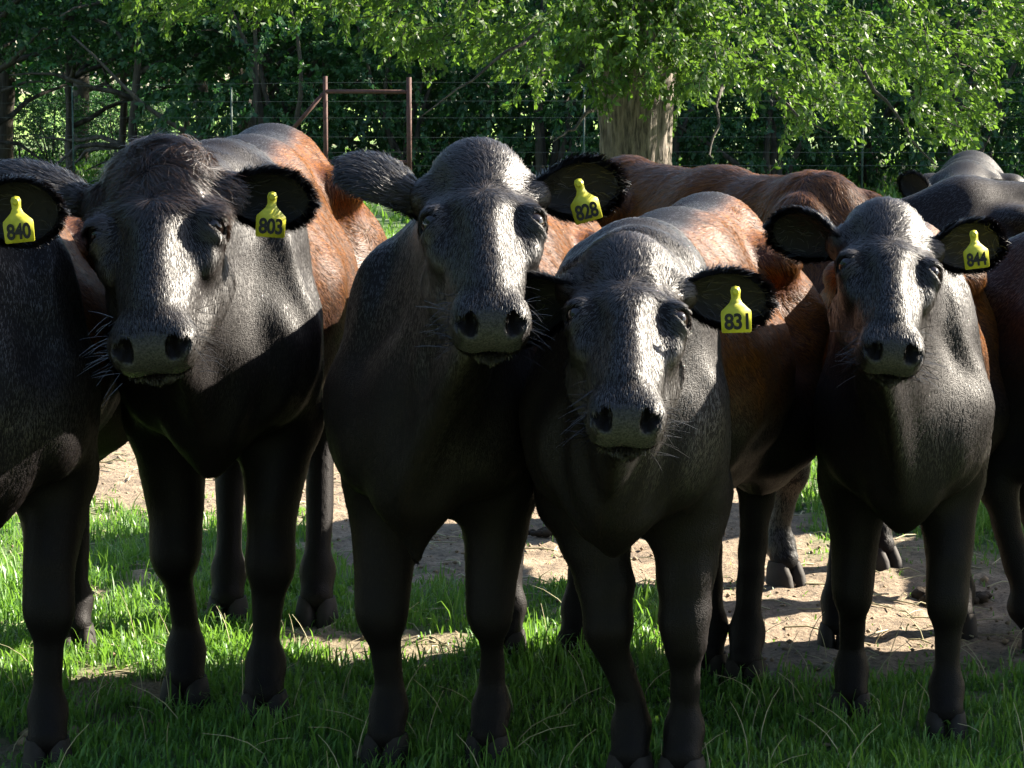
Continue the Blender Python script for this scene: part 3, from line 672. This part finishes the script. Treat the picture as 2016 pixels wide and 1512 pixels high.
# 840 at the left edge, its head mostly out of the picture
cow('dark brown-black cow cut off by the left edge, yellow ear tag 840', [G(-95, 1470), G(95, 1505)], [G(-60, 1290), G(150, 1275)], 1.0,
    headpose((-150, 335), (-190, 735), 5.1, 1.0, (1, .25, 0)),
    [((-1, .2, .1), (-.1, -.9, -.3), .19, .13, .5), ((1, -.1, -.02), (.05, -1, 0), .19, .125, .45)], '840',
    tagpos=(P(31, 397, 4.9), TO + .1 * UP, UP - np.array([.10, 0, 0]), 1.0), seed=15, browny=.7)
# rust brown cow behind, seen from the side
cow('rust-brown cow walking behind the row, only its long back and legs showing', [P(1548, 180, 7.2), P(1742, 180, 7.45)], [P(1140, 180, 8.3), P(1250, 180, 8.7)], .99,
    (np.array([1.28, 7.25, .66]), np.array([1.46, 7.10, .30]), .95, np.array([.1, -1, 0])),
    [((-.2, .5, .2), (0, -1, 0), .16, .11, .5), ((.2, -.5, .2), (1, 0, 0), .16, .11, .5)], None, dens=.9, seed=16, detail=False,
    coat=lambda a, b, z, hl, w, n3: .8 * sstep(.62, 1.0, z + w[:, 1] * .1) * (1 - .9 * sstep(-1.12, -1.2, a + w[:, 0] * .03) * (z > .95)) + .1 * n3, headtype='side', lift=2.0)  # brown kept to the sunlit top, shade below put into the coat
# right-edge cow
cow('dark cow cut off by the right edge, its tail switch hanging beside the rearmost legs', [np.array([2.35, 6.05, 0]), np.array([2.4, 6.45, 0])], [P(2055, 180, 6.3), P(2105, 180, 6.6)], .90,
    (np.array([3.0, 6.7, 1.1]), np.array([3.35, 6.6, .85]), .95, np.array([.1, -1, 0])),
    [((-.2, .5, .2), (0, -1, 0), .16, .11, .5), ((.2, -.5, .2), (1, 0, 0), .16, .11, .5)], None, dens=.8, seed=17, detail=False, browny=.3, tail=True, headtype='side')
cow('black cow far right behind the row, only its sloping back showing', [np.array([2.55, 8.6, 0]), np.array([2.6, 9.0, 0])], [P(1860, 180, 8.5), P(1880, 180, 8.9)], .93,
    (np.array([3.0, 8.8, 1.1]), np.array([3.35, 8.7, .85]), .95, np.array([.1, -1, 0])),
    [((-.2, .5, .2), (0, -1, 0), .16, .11, .5), ((.2, -.5, .2), (1, 0, 0), .16, .11, .5)], None, dens=.8, seed=18, detail=False, headtype='side', browny=.04)
cow('black cow behind all others at far right, two ears showing over a back', [P(1850, 180, 10.3), P(1960, 180, 10.3)], [P(1860, 180, 11.4), P(1970, 180, 11.4)], .95,
    headpose((1880, 372), (1870, 560), 9.8, .95, (1, .1, 0)),
    [((-.55, .2, .55), (-.3, -.8, 0), .15, .10, .5), ((.6, .2, .5), (.3, -1, 0), .15, .10, .5)], None, dens=.35, seed=19, detail=False, browny=.0)
cow('dark cow standing just outside the right edge of the picture', [np.array([1.68, 5.55, 0]), np.array([1.88, 5.5, 0])], [np.array([2.05, 6.6, 0]), np.array([2.3, 6.55, 0])], 1.0,
    (np.array([1.75, 5.35, 1.25]), np.array([1.68, 5.05, .92]), 1.0, np.array([1, .2, 0])),
    [((-1, .2, .1), (-.1, -1, 0), .16, .11, .5), ((1, .1, .1), (.1, -1, 0), .16, .11, .5)], None, dens=.25, seed=20, detail=False)  # unseen cow added to cast shade on the foreground grass
cow('dark cow standing out of the picture to the right, farther back', [np.array([2.75, 7.3, 0]), np.array([3.1, 7.3, 0])], [np.array([2.75, 8.5, 0]), np.array([3.1, 8.5, 0])], 1.0,
    (np.array([2.95, 7.0, 1.25]), np.array([2.9, 6.7, .92]), 1.0, np.array([1, .2, 0])),
    [((-1, .2, .1), (-.1, -1, 0), .16, .11, .5), ((1, .1, .1), (.1, -1, 0), .16, .11, .5)], None, dens=.15, seed=21, detail=False)  # another unseen cow, added to throw shade over the dirt at right
print('cows done', time.time() - T0)

# ------------------------------------------------------------------ fence
fr = empty('wire_fence', G(640, 413), 'wire fence with a rusty pipe brace and thin steel posts in front of the woods', 'fence')
fb = np.array(fr.location)
def pole(name, a, b, r, m, n=10):
    VV, pl = tube([a, b], r, n); return obj(name, np_mesh(name, VV - fb, pl), m, fr)
DF = 32.0
A_, B_ = P(640, 150, DF), P(805, 152, DF - .6); A0, B0 = A_.copy(), B_.copy(); A0[2] = -.05; B0[2] = -.05
pole('post', A0, A_, .030, M['rust']); pole('post', B0, B_, .033, M['rust'])
pole('top_rail', P(641, 180, DF), P(804, 181, DF - .6), .027, M['rust']); pole('bottom_rail', P(641, 318, DF), P(804, 320, DF - .6), .027, M['rust'])
pole('diagonal_brace', P(637, 184, DF), P(545, 290, DF), .027, M['rust'])
for px, top in ((-60, 165), (142, 170), (455, 172), (1150, 172), (1700, 170)):
    D_ = DF + (4 * (640 - px) / 640 if px < 640 else 0); q = P(px, top, D_); q0 = q.copy(); q0[2] = -.05; pole('steel_post', q0, q, .014, M['tpost'], 6)
for wy0 in (163, 199, 232, 270, 300, 326):
    pts = [P(px, 180 + (wy0 - 180) * (DF / (DF + 4 * max(0, 640 - px) / 640)) + (6 if px < 640 else 0) * (640 - px) / 640 + random.uniform(-1, 1), DF + (4 * (640 - px) / 640 if px < 640 else (-.6 if px > 800 else 0))) for px in (-400, -60, 142, 290, 455, 640, 805, 1060, 1350, 1650, 1950, 2300)]
    VV, pl = tube(pts, .0024, 4); obj('wire', np_mesh('wire', VV - fb, pl), M['wire'], fr)

# ------------------------------------------------------------------ foliage builders
def leaf_mesh(name, C, size, rg, droop=.3, asp=.5, tint=None, dirs=None, off=(0, 0, 0)):
    n = len(C); d = rg.normal(size=(n, 3)) if dirs is None else dirs + rg.normal(size=(n, 3)) * .6
    d[:, 2] -= droop; d /= np.linalg.norm(d, axis=1, keepdims=True)
    w = np.cross(d, rg.normal(size=(n, 3))); w /= np.linalg.norm(w, axis=1, keepdims=True) + 1e-9; nn = np.cross(d, w)
    L = (size * rg.uniform(.6, 1.3, n))[:, None]; W_ = L * asp
    V = np.stack([C, C + d * L * .45 + w * W_ * .5 + nn * L * .06, C + d * L, C + d * L * .45 - w * W_ * .5 + nn * L * .06], 1).reshape(-1, 3) - np.asarray(off)
    Q = np.arange(n * 4).reshape(-1, 4)
    tt = rg.random(n) if tint is None else tint
    return np_mesh(name, V, [Q], {'tint': np.repeat(tt, 4)}, smooth=False)
def sprig_points(anchors, dirs, nleaf, Lt, rg, droop=.5):
    """leaves along drooping twigs: returns leaf bases, leaf directions, twig paths"""
    C, Dd, tw = [], [], []
    for a, d in zip(anchors, dirs):
        p = np.array(a, float); d = nrm(d); L = Lt * rg.uniform(.6, 1.3); path = [p.copy()]
        for k in range(6):
            d = nrm(d + rg.normal(size=3) * .28 + np.array([0, 0, -droop * .22])); q = p + d * L / 6
            m_ = max(1, nleaf // 6); tq = rg.random(m_)[:, None]
            C.append(p + (q - p) * tq + rg.normal(size=(m_, 3)) * .015); Dd.append(np.repeat(d[None], m_, 0)); p = q; path.append(p.copy())
        tw.append(np.array(path))
    return np.concatenate(C), np.concatenate(Dd), tw

# ------------------------------------------------------------------ the oak
DO = 20.0; rg = np.random.default_rng(42)
tb = G(1252, 530); oak = empty('oak_tree', (tb[0], DO, 0), 'broad oak tree with pale ridged trunk and low sunlit leafy branches behind the cattle', 'tree')
ob = np.array(oak.location); tx = P(1252, 300, DO)[0]
zz = np.linspace(-.1, 2.6, 26); rr = np.interp(zz, [-.1, .1, .6, 1.1, 1.5, 2.0, 2.6], [.42, .34, .27, .262, .30, .36, .42])
a = np.linspace(0, 2 * np.pi, 72, endpoint=False)
VV = []
for z_, r_ in zip(zz, rr):
    q = r_ * (1 + .03 * np.sin(11 * a + 2 * np.sin(z_ * 2)) + .025 * np.sin(27 * a + 5 * np.sin(z_ * 4) + 2 * np.sin(3 * a)) + .02 * np.sin(37 * a - z_ * 5) + .05 * np.sin(2 * a + z_))
    VV.append(np.stack([tx + q * np.cos(a) - .03 * (z_ - .8), DO + q * np.sin(a), np.full(72, z_)], 1))
VV = np.concatenate(VV); ii, jj = np.meshgrid(np.arange(25), np.arange(72), indexing='ij'); ii, jj = ii.ravel(), jj.ravel()
trm = np_mesh('trunk', VV - ob, [np.stack([ii * 72 + jj, ii * 72 + (jj + 1) % 72, (ii + 1) * 72 + (jj + 1) % 72, (ii + 1) * 72 + jj], 1)]); obj('trunk', trm, M['bark'], oak)
for k, (dx, dy, dz, L) in enumerate([(-1, -.2, .75, 4.2), (-.5, .6, 1.1, 4.5), (.2, -.5, 1.2, 5), (.9, .3, .75, 5), (1, -.5, .55, 4.6), (-.7, -.7, .5, 3.6), (.35, .9, .7, 4)]):
    p = np.array([tx + .15 * dx, DO + .15 * dy, 2.2]); d = nrm([dx, dy, dz]); path = [p]
    for q in range(9): d = nrm(d + rg.normal(size=3) * .14 + np.array([0, 0, -.05])); p = p + d * L / 9; path.append(p)
    V1, pl = tube(path, np.linspace(.19, .03, 10), 9, wob=.05, seed=k); obj('limb', np_mesh('limb', V1 - ob, pl), M['bark'], oak)
env_px = [700, 780, 860, 930, 1000, 1060, 1110, 1180, 1300, 1350, 1400, 1500, 1545, 1600, 1650, 1690, 1730, 1770, 1800, 1850, 1900, 1940, 2016, 2200]
env_y = [60, 120, 165, 130, 150, 215, 150, 150, 170, 235, 190, 215, 285, 235, 300, 210, 165, 180, 300, 305, 315, 120, 160, 60]
def oak_low(px): return np.interp(px, env_px, env_y)
anch = []
while len(anch) < 2900:
    th = rg.uniform(0, 6.28); r_ = math.sqrt(rg.random()); X = tx + .6 + r_ * 4.6 * math.cos(th); Y = DO + r_ * 3.2 * math.sin(th)
    px = 1008 + F * X / Y; lo_y = oak_low(px) + rg.normal() * 14 ; zlow = HC + (HOR - lo_y) / F * DO + .27
    ztop = 2.6 + 4.2 * math.sqrt(max(0, 1 - r_ * r_ * .9)); z_ = zlow + (ztop - zlow) * rg.random() ** 2.0
    if rg.random() < .25 and Y > DO + .3 and abs(px - 1252) < 90 and z_ < 1.9: continue
    if abs(px - 1258) < 75 and z_ < 1.62 : continue
    if float(n2(np.array(X * 1.0), np.array(z_ * 1.6 + Y * .5), 5.5, 71)) < -.10 and z_ < 2.7: continue
    anch.append((X, Y, z_))
for q in range(230):
    px = rg.uniform(1130, 1370); anch.append((1008 + 0 if False else (px - 1008) / F * (DO - .8), DO - rg.uniform(.5, 1.3), HC + (HOR - (rg.uniform(-60, 150) if q > 30 else rg.uniform(120, 215))) / F * DO + .2))
anch = np.array(anch); dr = anch - np.array([tx, DO, 3.0]); dr[:, 2] *= .2
C, Dd, tw = sprig_points(anch, dr, 42, .34, rg, .9)
cl = np.repeat(rg.random(len(anch)), 42)[:len(C)]
ti = np.clip(.5 * rg.random(len(C)) + .5 * cl, 0, 1)
obj('crown', leaf_mesh('crown', C, .054, rg, .25, .52, ti, Dd * .9, ob), M['oakleaf'], oak)
ac = Acc()
for q in range(len(tw)):
    if tw[q][0][2] < 2.7: V1, pl = tube(tw[q], np.linspace(.006, .002, len(tw[q])), 3, caps=False); ac.add(V1, pl)
for px, py, px2, py2 in ((1430, 175, 1425, 330), (1700, 120, 1860, 310), (1500, 170, 1640, 285), (1160, 215, 1060, 265), (1090, 30, 840, 200)):
    a_, b_ = P(px, py, DO - 1), P(px2, py2, DO - 1.6); pts = a_ + (b_ - a_) * np.linspace(0, 1, 9)[:, None] + np.cumsum(rg.normal(size=(9, 3)) * .02, 0)
    V1, pl = tube(pts, np.linspace(.018, .005, 9), 5); ac.add(V1, pl)
obj('twigs', ac.mesh('twigs', ob), M['darkbark'], oak)
print('oak', time.time() - T0)

# ------------------------------------------------------------------ woods behind the fence
def shrub_meshes(seed, hgt, wd, n, leaf):
    """a bushy understorey tree: leaves clumped along many twigs, and a forked stem"""
    r = np.random.default_rng(seed); k = n // 36; anc = []
    while len(anc) < k:
        p = r.uniform(-1, 1, 3); q = np.linalg.norm(p)
        if q > 1 or q < .35: continue
        anc.append([p[0] * wd, p[1] * wd * .8, hgt * (.52 + .48 * p[2])])
    anc = np.array(anc); C, Dd, tw = sprig_points(anc, anc - np.array([0, 0, hgt * .4]), 36, .55, r, .6)
    cl = np.repeat(r.random(k), 36)[:len(C)]
    crown = leaf_mesh('crown', C, leaf, r, .3, .55, np.clip(.5 * r.random(len(C)) + .5 * cl, 0, 1), Dd)
    ac = Acc()
    for q in range(5):
        p = np.array([r.normal() * .05, r.normal() * .05, -.1]); d = nrm([r.normal() * .25, r.normal() * .25, 1]); path = [p]
        for _ in range(8): d = nrm(d + r.normal(size=3) * .13); p = p + d * hgt * .85 / 8; path.append(p)
        V1, pl = tube(path, np.linspace(.05, .012, 9), 6, wob=.08, seed=q); ac.add(V1, pl)
    return crown, ac.mesh('stem')
def tree_meshes(seed, H_, clear, wd, n, leaf):
    r = np.random.default_rng(seed); k = n // 24; anc = []
    while len(anc) < k:
        p = r.uniform(-1, 1, 3); q = np.linalg.norm(p)
        if q > 1 or q < .3: continue
        anc.append([p[0] * wd, p[1] * wd, clear + (H_ - clear) * (.5 + .5 * p[2])])
    anc = np.array(anc); C, Dd, tw = sprig_points(anc, anc - np.array([0, 0, clear]), 24, .9, r, .5)
    cl = np.repeat(r.random(k), 24)[:len(C)]
    crown = leaf_mesh('crown', C, leaf, r, .3, .55, np.clip(.5 * r.random(len(C)) + .5 * cl, 0, 1), Dd)
    ac = Acc(); p = np.array([0, 0, -.2]); d = np.array([0, 0, 1.]); path = [p]
    for _ in range(12): d = nrm(d + r.normal(size=3) * .06 + [0, 0, .1]); p = p + d * H_ * .8 / 12; path.append(p)
    R_ = np.linspace(.13, .04, 13) * (H_ / 9); V1, pl = tube(path, R_, 9, wob=.06, seed=seed); ac.add(V1, pl)
    for q in range(9):
        i_ = r.integers(2, 11); p = path[i_]; d = nrm([r.normal(), r.normal(), .35]); pp = [p]
        for _ in range(6): d = nrm(d + r.normal(size=3) * .22); p = p + d * wd * .85 / 6; pp.append(p)
        V1, pl = tube(pp, np.linspace(.045, .01, 7), 5, seed=q); ac.add(V1, pl)
    return crown, ac.mesh('trunk')
def place(name, meshes, x, y, sc, rz, label, cat, group, stem):
    e = empty(name, (x, y, float(height(np.array(x), np.array(y)))), label, cat, group); e.rotation_euler.z = rz; e.scale = (sc, sc, sc * random.uniform(.9, 1.1))
    for me, nm, m in ((meshes[0], 'crown', M['woodleaf']), (meshes[1], stem, M['darkbark'])):
        o = bpy.data.objects.new(nm, me); COL.objects.link(o); o.parent = e
        if not me.materials: me.materials.append(m)
    return e
SH = [shrub_meshes(100 + k, 3.4, 1.7, 11000, .085) for k in range(4)]
TRM = [tree_meshes(200 + k, 11, 2.0, 3.2, 15000, .15) for k in range(3)]
LOWT = [tree_meshes(230 + k, 5.2, 1.55, 2.2, 15000, .085) for k in range(2)]
rs = random.Random(5)
k = 0
for row, (D_, step) in enumerate(((35.5, 1.9), (38.0, 2.1), (41, 2.4))):
    x = -3.6 + row * .7
    while x < 9.5:
        place('shrub', SH[k % 4], x + rs.uniform(-.4, .4), D_ + rs.uniform(-.6, .6), rs.uniform(.9, 1.25), rs.uniform(0, 6.28), 'dense dark green bush growing in the wood edge behind the wire fence', 'bush', 'bushes along the edge of the wood', 'stem'); k += 1; x += step
for x, y in ((-7.6, 37.5), (-5.4, 36.6), (-3.6, 37.8), (-8.8, 41), (-6.9, 40), (-5.6, 43.5), (-9.9, 43), (-3.2, 40.3), (-6.4, 42), (-4.2, 41.5), (-1.5, 43), (-9.6, 36)):
    place('understorey_tree', LOWT[k % 2], x, y, rs.uniform(.95, 1.1), rs.uniform(0, 6.28), 'slim tree with bare lower trunk and low leafy canopy at the left wood edge', 'tree', 'slim trees at the left wood edge', 'trunk'); k += 1
for q in range(17):          # unseen trees added behind the camera to block sky light
    an = math.pi * (1.0 + q / 16); rd = 11 + 2.5 * (q % 2); xx, yy = rd * math.cos(an), rd * math.sin(an) - 1
    place('wood_tree', TRM[k % 3], xx, yy, rs.uniform(.95, 1.2), rs.uniform(0, 6.28), 'tall leafy tree added unseen behind the camera to deepen the shade', 'tree', 'added shade trees behind the camera', 'trunk'); k += 1
for q in range(7):  # more unseen trees added on the left to keep sky light out
    place('wood_tree', TRM[k % 3], -12 - 2 * (q % 2), -1 + q * 3.6, rs.uniform(1.0, 1.3), rs.uniform(0, 6.28), 'tall tree added unseen left of the herd to block sky light', 'tree', 'added shade trees left of the herd', 'trunk'); k += 1
for q in range(8):
    place('shrub', SH[q % 4], -10.5 + q * .95 + rs.uniform(-.2, .2), rs.uniform(46, 50), rs.uniform(.3, .5), rs.uniform(0, 6.28), 'low bush between the bare trunks at the left wood edge', 'bush', 'low bushes between the trunks at the left wood edge', 'stem')
x = -14
while x < 46:
    for D_ in (44, 51, 58):
        if D_ == 58 and x < -4: continue
        place('wood_tree', TRM[k % 3], x + rs.uniform(-1.3, 1.3), D_ + rs.uniform(-1.5, 1.5) + (x > 12) * -8, rs.uniform(.9, 1.3), rs.uniform(0, 6.28), 'tall dark tree of the wood rising above the bushes', 'tree', 'tall trees of the wood behind the fence', 'trunk'); k += 1
    x += 4.6
for q in range(12):
    place('shrub', SH[q % 4], -14 + q * .8 + rs.uniform(-.3, .3), rs.uniform(58, 72), rs.uniform(.35, .6), rs.uniform(0, 6.28), 'low sunlit bush at the far side of the trees beside the open field', 'bush', 'low bushes beside the open field', 'stem')
# far tree line beyond the open field
r = np.random.default_rng(77); n = 26000; X = r.uniform(-90, 90, n); Y = 250 + r.uniform(0, 14, n); Zf = r.uniform(0, 1, n) ** .8 * (13 + 4 * np.sin(X * .11) + 2 * np.sin(X * .37))
fwm = leaf_mesh('far_woods', np.stack([X, Y, Zf], 1), 1.5, r, .2, .7); tag(obj('far_woods', fwm, M['woodleaf']), 'distant line of trees beyond the bright open field', 'woods', kind='stuff')
print('woods', time.time() - T0)

# ------------------------------------------------------------------ grass
def blades(n, y0, y1, xh, hgt, wd, seed, segs=2, thr=.0, clump=True):
    r = np.random.default_rng(seed); Y = y0 + (y1 - y0) * r.random(n) ** .85; X = r.uniform(-1, 1, n) * xh * Y / y1 * 1.0
    if clump:
        q = r.integers(0, n // 14, n); cx, cy = X[q], Y[q]; m_ = r.random(n) < .7
        X = np.where(m_, cx + r.normal(size=n) * .022, X); Y = np.where(m_, cy + r.normal(size=n) * .022, Y)
    g = turf(X, Y); kp = r.random(n) < g * 1.1 + .015; X, Y, g = X[kp], Y[kp], g[kp]; n = len(X)
    tall = .65 + .5 * (n2(X, Y, 6, 31) + .4)
    h = hgt * np.clip(tall, .3, 1.6) * r.uniform(.4, 1.25, n) * (.3 + .7 * g) * np.where(r.random(n) < .05, 1.9, 1); a = r.uniform(0, 6.28, n)
    lean = r.uniform(.1, .9, n) ** 1.2; d = np.stack([np.cos(a), np.sin(a), 0 * a], 1); sdw = np.stack([-np.sin(a + .5), np.cos(a + .5), 0 * a], 1) * (wd * r.uniform(.6, 1.3, n))[:, None]
    B = np.stack([X, Y, height(X, Y) - .004], 1); up_ = np.array([0, 0, 1.])
    m1 = B + d * (h * lean * .25)[:, None] + up_ * (h * .5)[:, None]
    m2 = B + d * (h * lean * .62)[:, None] + up_ * (h * (.86 - .12 * lean))[:, None]
    tp = B + d * (h * lean * 1.05)[:, None] + up_ * (h * (1.05 - .38 * lean))[:, None]
    ti = np.clip(.5 * r.random(n) + .5 * (n2(X, Y, 9, 33) * .8 + .5), 0, 1)
    if segs == 2:
        V = np.stack([B - sdw * .5, B + sdw * .5, m1 + sdw * .5, m1 - sdw * .5, m2 + sdw * .34, m2 - sdw * .34, tp], 1); i = np.arange(n) * 7
        Qd = np.concatenate([np.stack([i, i + 1, i + 2, i + 3], 1), np.stack([i + 3, i + 2, i + 4, i + 5], 1)]); Tr = np.stack([i + 5, i + 4, i + 6], 1); nv = 7
    else:
        V = np.stack([B - sdw * .5, B + sdw * .5, m1 + sdw * .4, m1 - sdw * .4, tp], 1); i = np.arange(n) * 5
        Qd = np.stack([i, i + 1, i + 2, i + 3], 1); Tr = np.stack([i + 3, i + 2, i + 4], 1); nv = 5
    return V.reshape(-1, 3), Qd, Tr, np.repeat(ti, nv)
def dry(seed, n):
    r = np.random.default_rng(seed); ac = Acc()
    for _ in range(n):
        y = r.uniform(5.0, 6.6); x = r.uniform(-.2, .2) * y * 1.05; L = r.uniform(.06, .17); a = r.uniform(0, 6.28); ln = r.uniform(.2, 1.0)
        p = np.array([x, y, float(height(np.array(x), np.array(y)))]); pts = [p + np.array([math.cos(a) * L * ln * q ** 1.6, math.sin(a) * L * ln * q ** 1.6, L * (q - .45 * ln * q * q)]) for q in np.linspace(0, 1, 5)]
        V1, pl = tube(pts, np.linspace(.0013, .0006, 5), 4, caps=False); ac.add(V1, pl)
    return ac.mesh('dry_stalks')
tag(obj('dry_stalks', dry(91, 170), M['stalk']), 'pale dry grass stalks standing among the green blades in front', 'dry grass', kind='stuff')
def straw(seed, n):
    r = np.random.default_rng(seed); ac = Acc()
    for _ in range(n):
        y = r.uniform(6, 11); x = r.uniform(-.2, .2) * y * 1.05; L = r.uniform(.03, .13); a = r.uniform(0, 6.28); z0 = float(height(np.array(x), np.array(y))) + .004
        d = np.array([math.cos(a), math.sin(a), 0]); p = np.array([x, y, z0]); V1, pl = tube([p, p + d * L * .5 + [0, 0, r.uniform(0, .012)], p + d * L], .0013 + .0014 * r.random(), 4, caps=False); ac.add(V1, pl)
    return ac.mesh('straw')
tag(obj('straw', straw(92, 900), M['stalk']), 'dead straw and stems lying on the trampled dirt', 'straw', kind='stuff')
def merge(sets):
    V, Qd, Tr, ti, n = [], [], [], [], 0
    for v, q, t_, i_ in sets: V.append(v); Qd.append(q + n); Tr.append(t_ + n); ti.append(i_); n += len(v)
    return np.concatenate(V), [np.concatenate(Qd), np.concatenate(Tr)], np.concatenate(ti)
V, pl, ti = merge([blades(56000, 4.9, 7.2, 1.75, .056, .0045, 51), blades(70000, 7.0, 11, 2.6, .07, .0055, 52, 1), blades(50000, 11, 26, 6.2, .085, .011, 53, 1), blades(45000, 26, 60, 14, .14, .03, 54, 1)])
gr_o = obj('grass', np_mesh('grass', V, pl, {'tint': ti}, smooth=False), M['grass']); tag(gr_o, 'short green pasture grass with worn patches under the cattle', 'grass', kind='stuff')
# litter and clods on the dirt
r = np.random.default_rng(61); ac = Acc()
ico = np.array([[0, 0, 1], [.9, 0, .3], [.28, .85, .3], [-.72, .52, .3], [-.72, -.52, .3], [.28, -.85, .3], [0, 0, -.4]]); icf = np.array([[0, 1, 2], [0, 2, 3], [0, 3, 4], [0, 4, 5], [0, 5, 1], [6, 2, 1], [6, 3, 2], [6, 4, 3], [6, 5, 4], [6, 1, 5]])
for _ in range(2600):
    y = r.uniform(5, 12); x = r.uniform(-1, 1) * y * .22; s_ = r.uniform(.003, .011) * (2 if r.random() < .04 else 1)
    ac.add(ico * s_ * r.uniform(.6, 1.4, 3) + [x, y, float(height(np.array(x), np.array(y)))], [icf])
tag(obj('pebbles', ac.mesh('pebbles', smooth=False), simple('clod', (.25, .19, .13), .95, .2, var=.4, scale=6)), 'small clods and pebbles scattered over the bare dirt', 'pebbles', kind='stuff')
def clump(px, py, sz, label, seed):
    c = G(px, py); r = np.random.default_rng(seed); ac = Acc()
    for _ in range(16):
        u_ = np.linspace(0, np.pi, 7); v_ = np.linspace(0, 2 * np.pi, 9)[:-1]; k = sz * r.uniform(.25, .5)
        pts = np.array([[math.sin(a) * math.cos(q), math.sin(a) * math.sin(q), .6 * math.cos(a)] for a in u_ for q in v_]) * k * (1 + r.normal(size=(56, 1)) * .1) + np.array([r.normal() * sz * .6, r.normal() * sz * .35, k * .35])
        ii, jj = np.meshgrid(np.arange(6), np.arange(8), indexing='ij'); ii, jj = ii.ravel(), jj.ravel()
        ac.add(pts, [np.stack([ii * 8 + jj, (ii + 1) * 8 + jj, (ii + 1) * 8 + (jj + 1) % 8, ii * 8 + (jj + 1) % 8], 1)])
    tag(obj('dung_pat', ac.mesh('dung_pat'), M['dung'], loc=tuple(c)), label, 'dung')
clump(1062, 1052, .05, 'crumbled dry dung on the sunlit dirt between the middle cow and the lowered head', 1)
clump(1895, 1180, .07, 'dark dung lump on shaded dirt beside the legs of the rightmost face', 2)
print('total script', time.time() - T0)
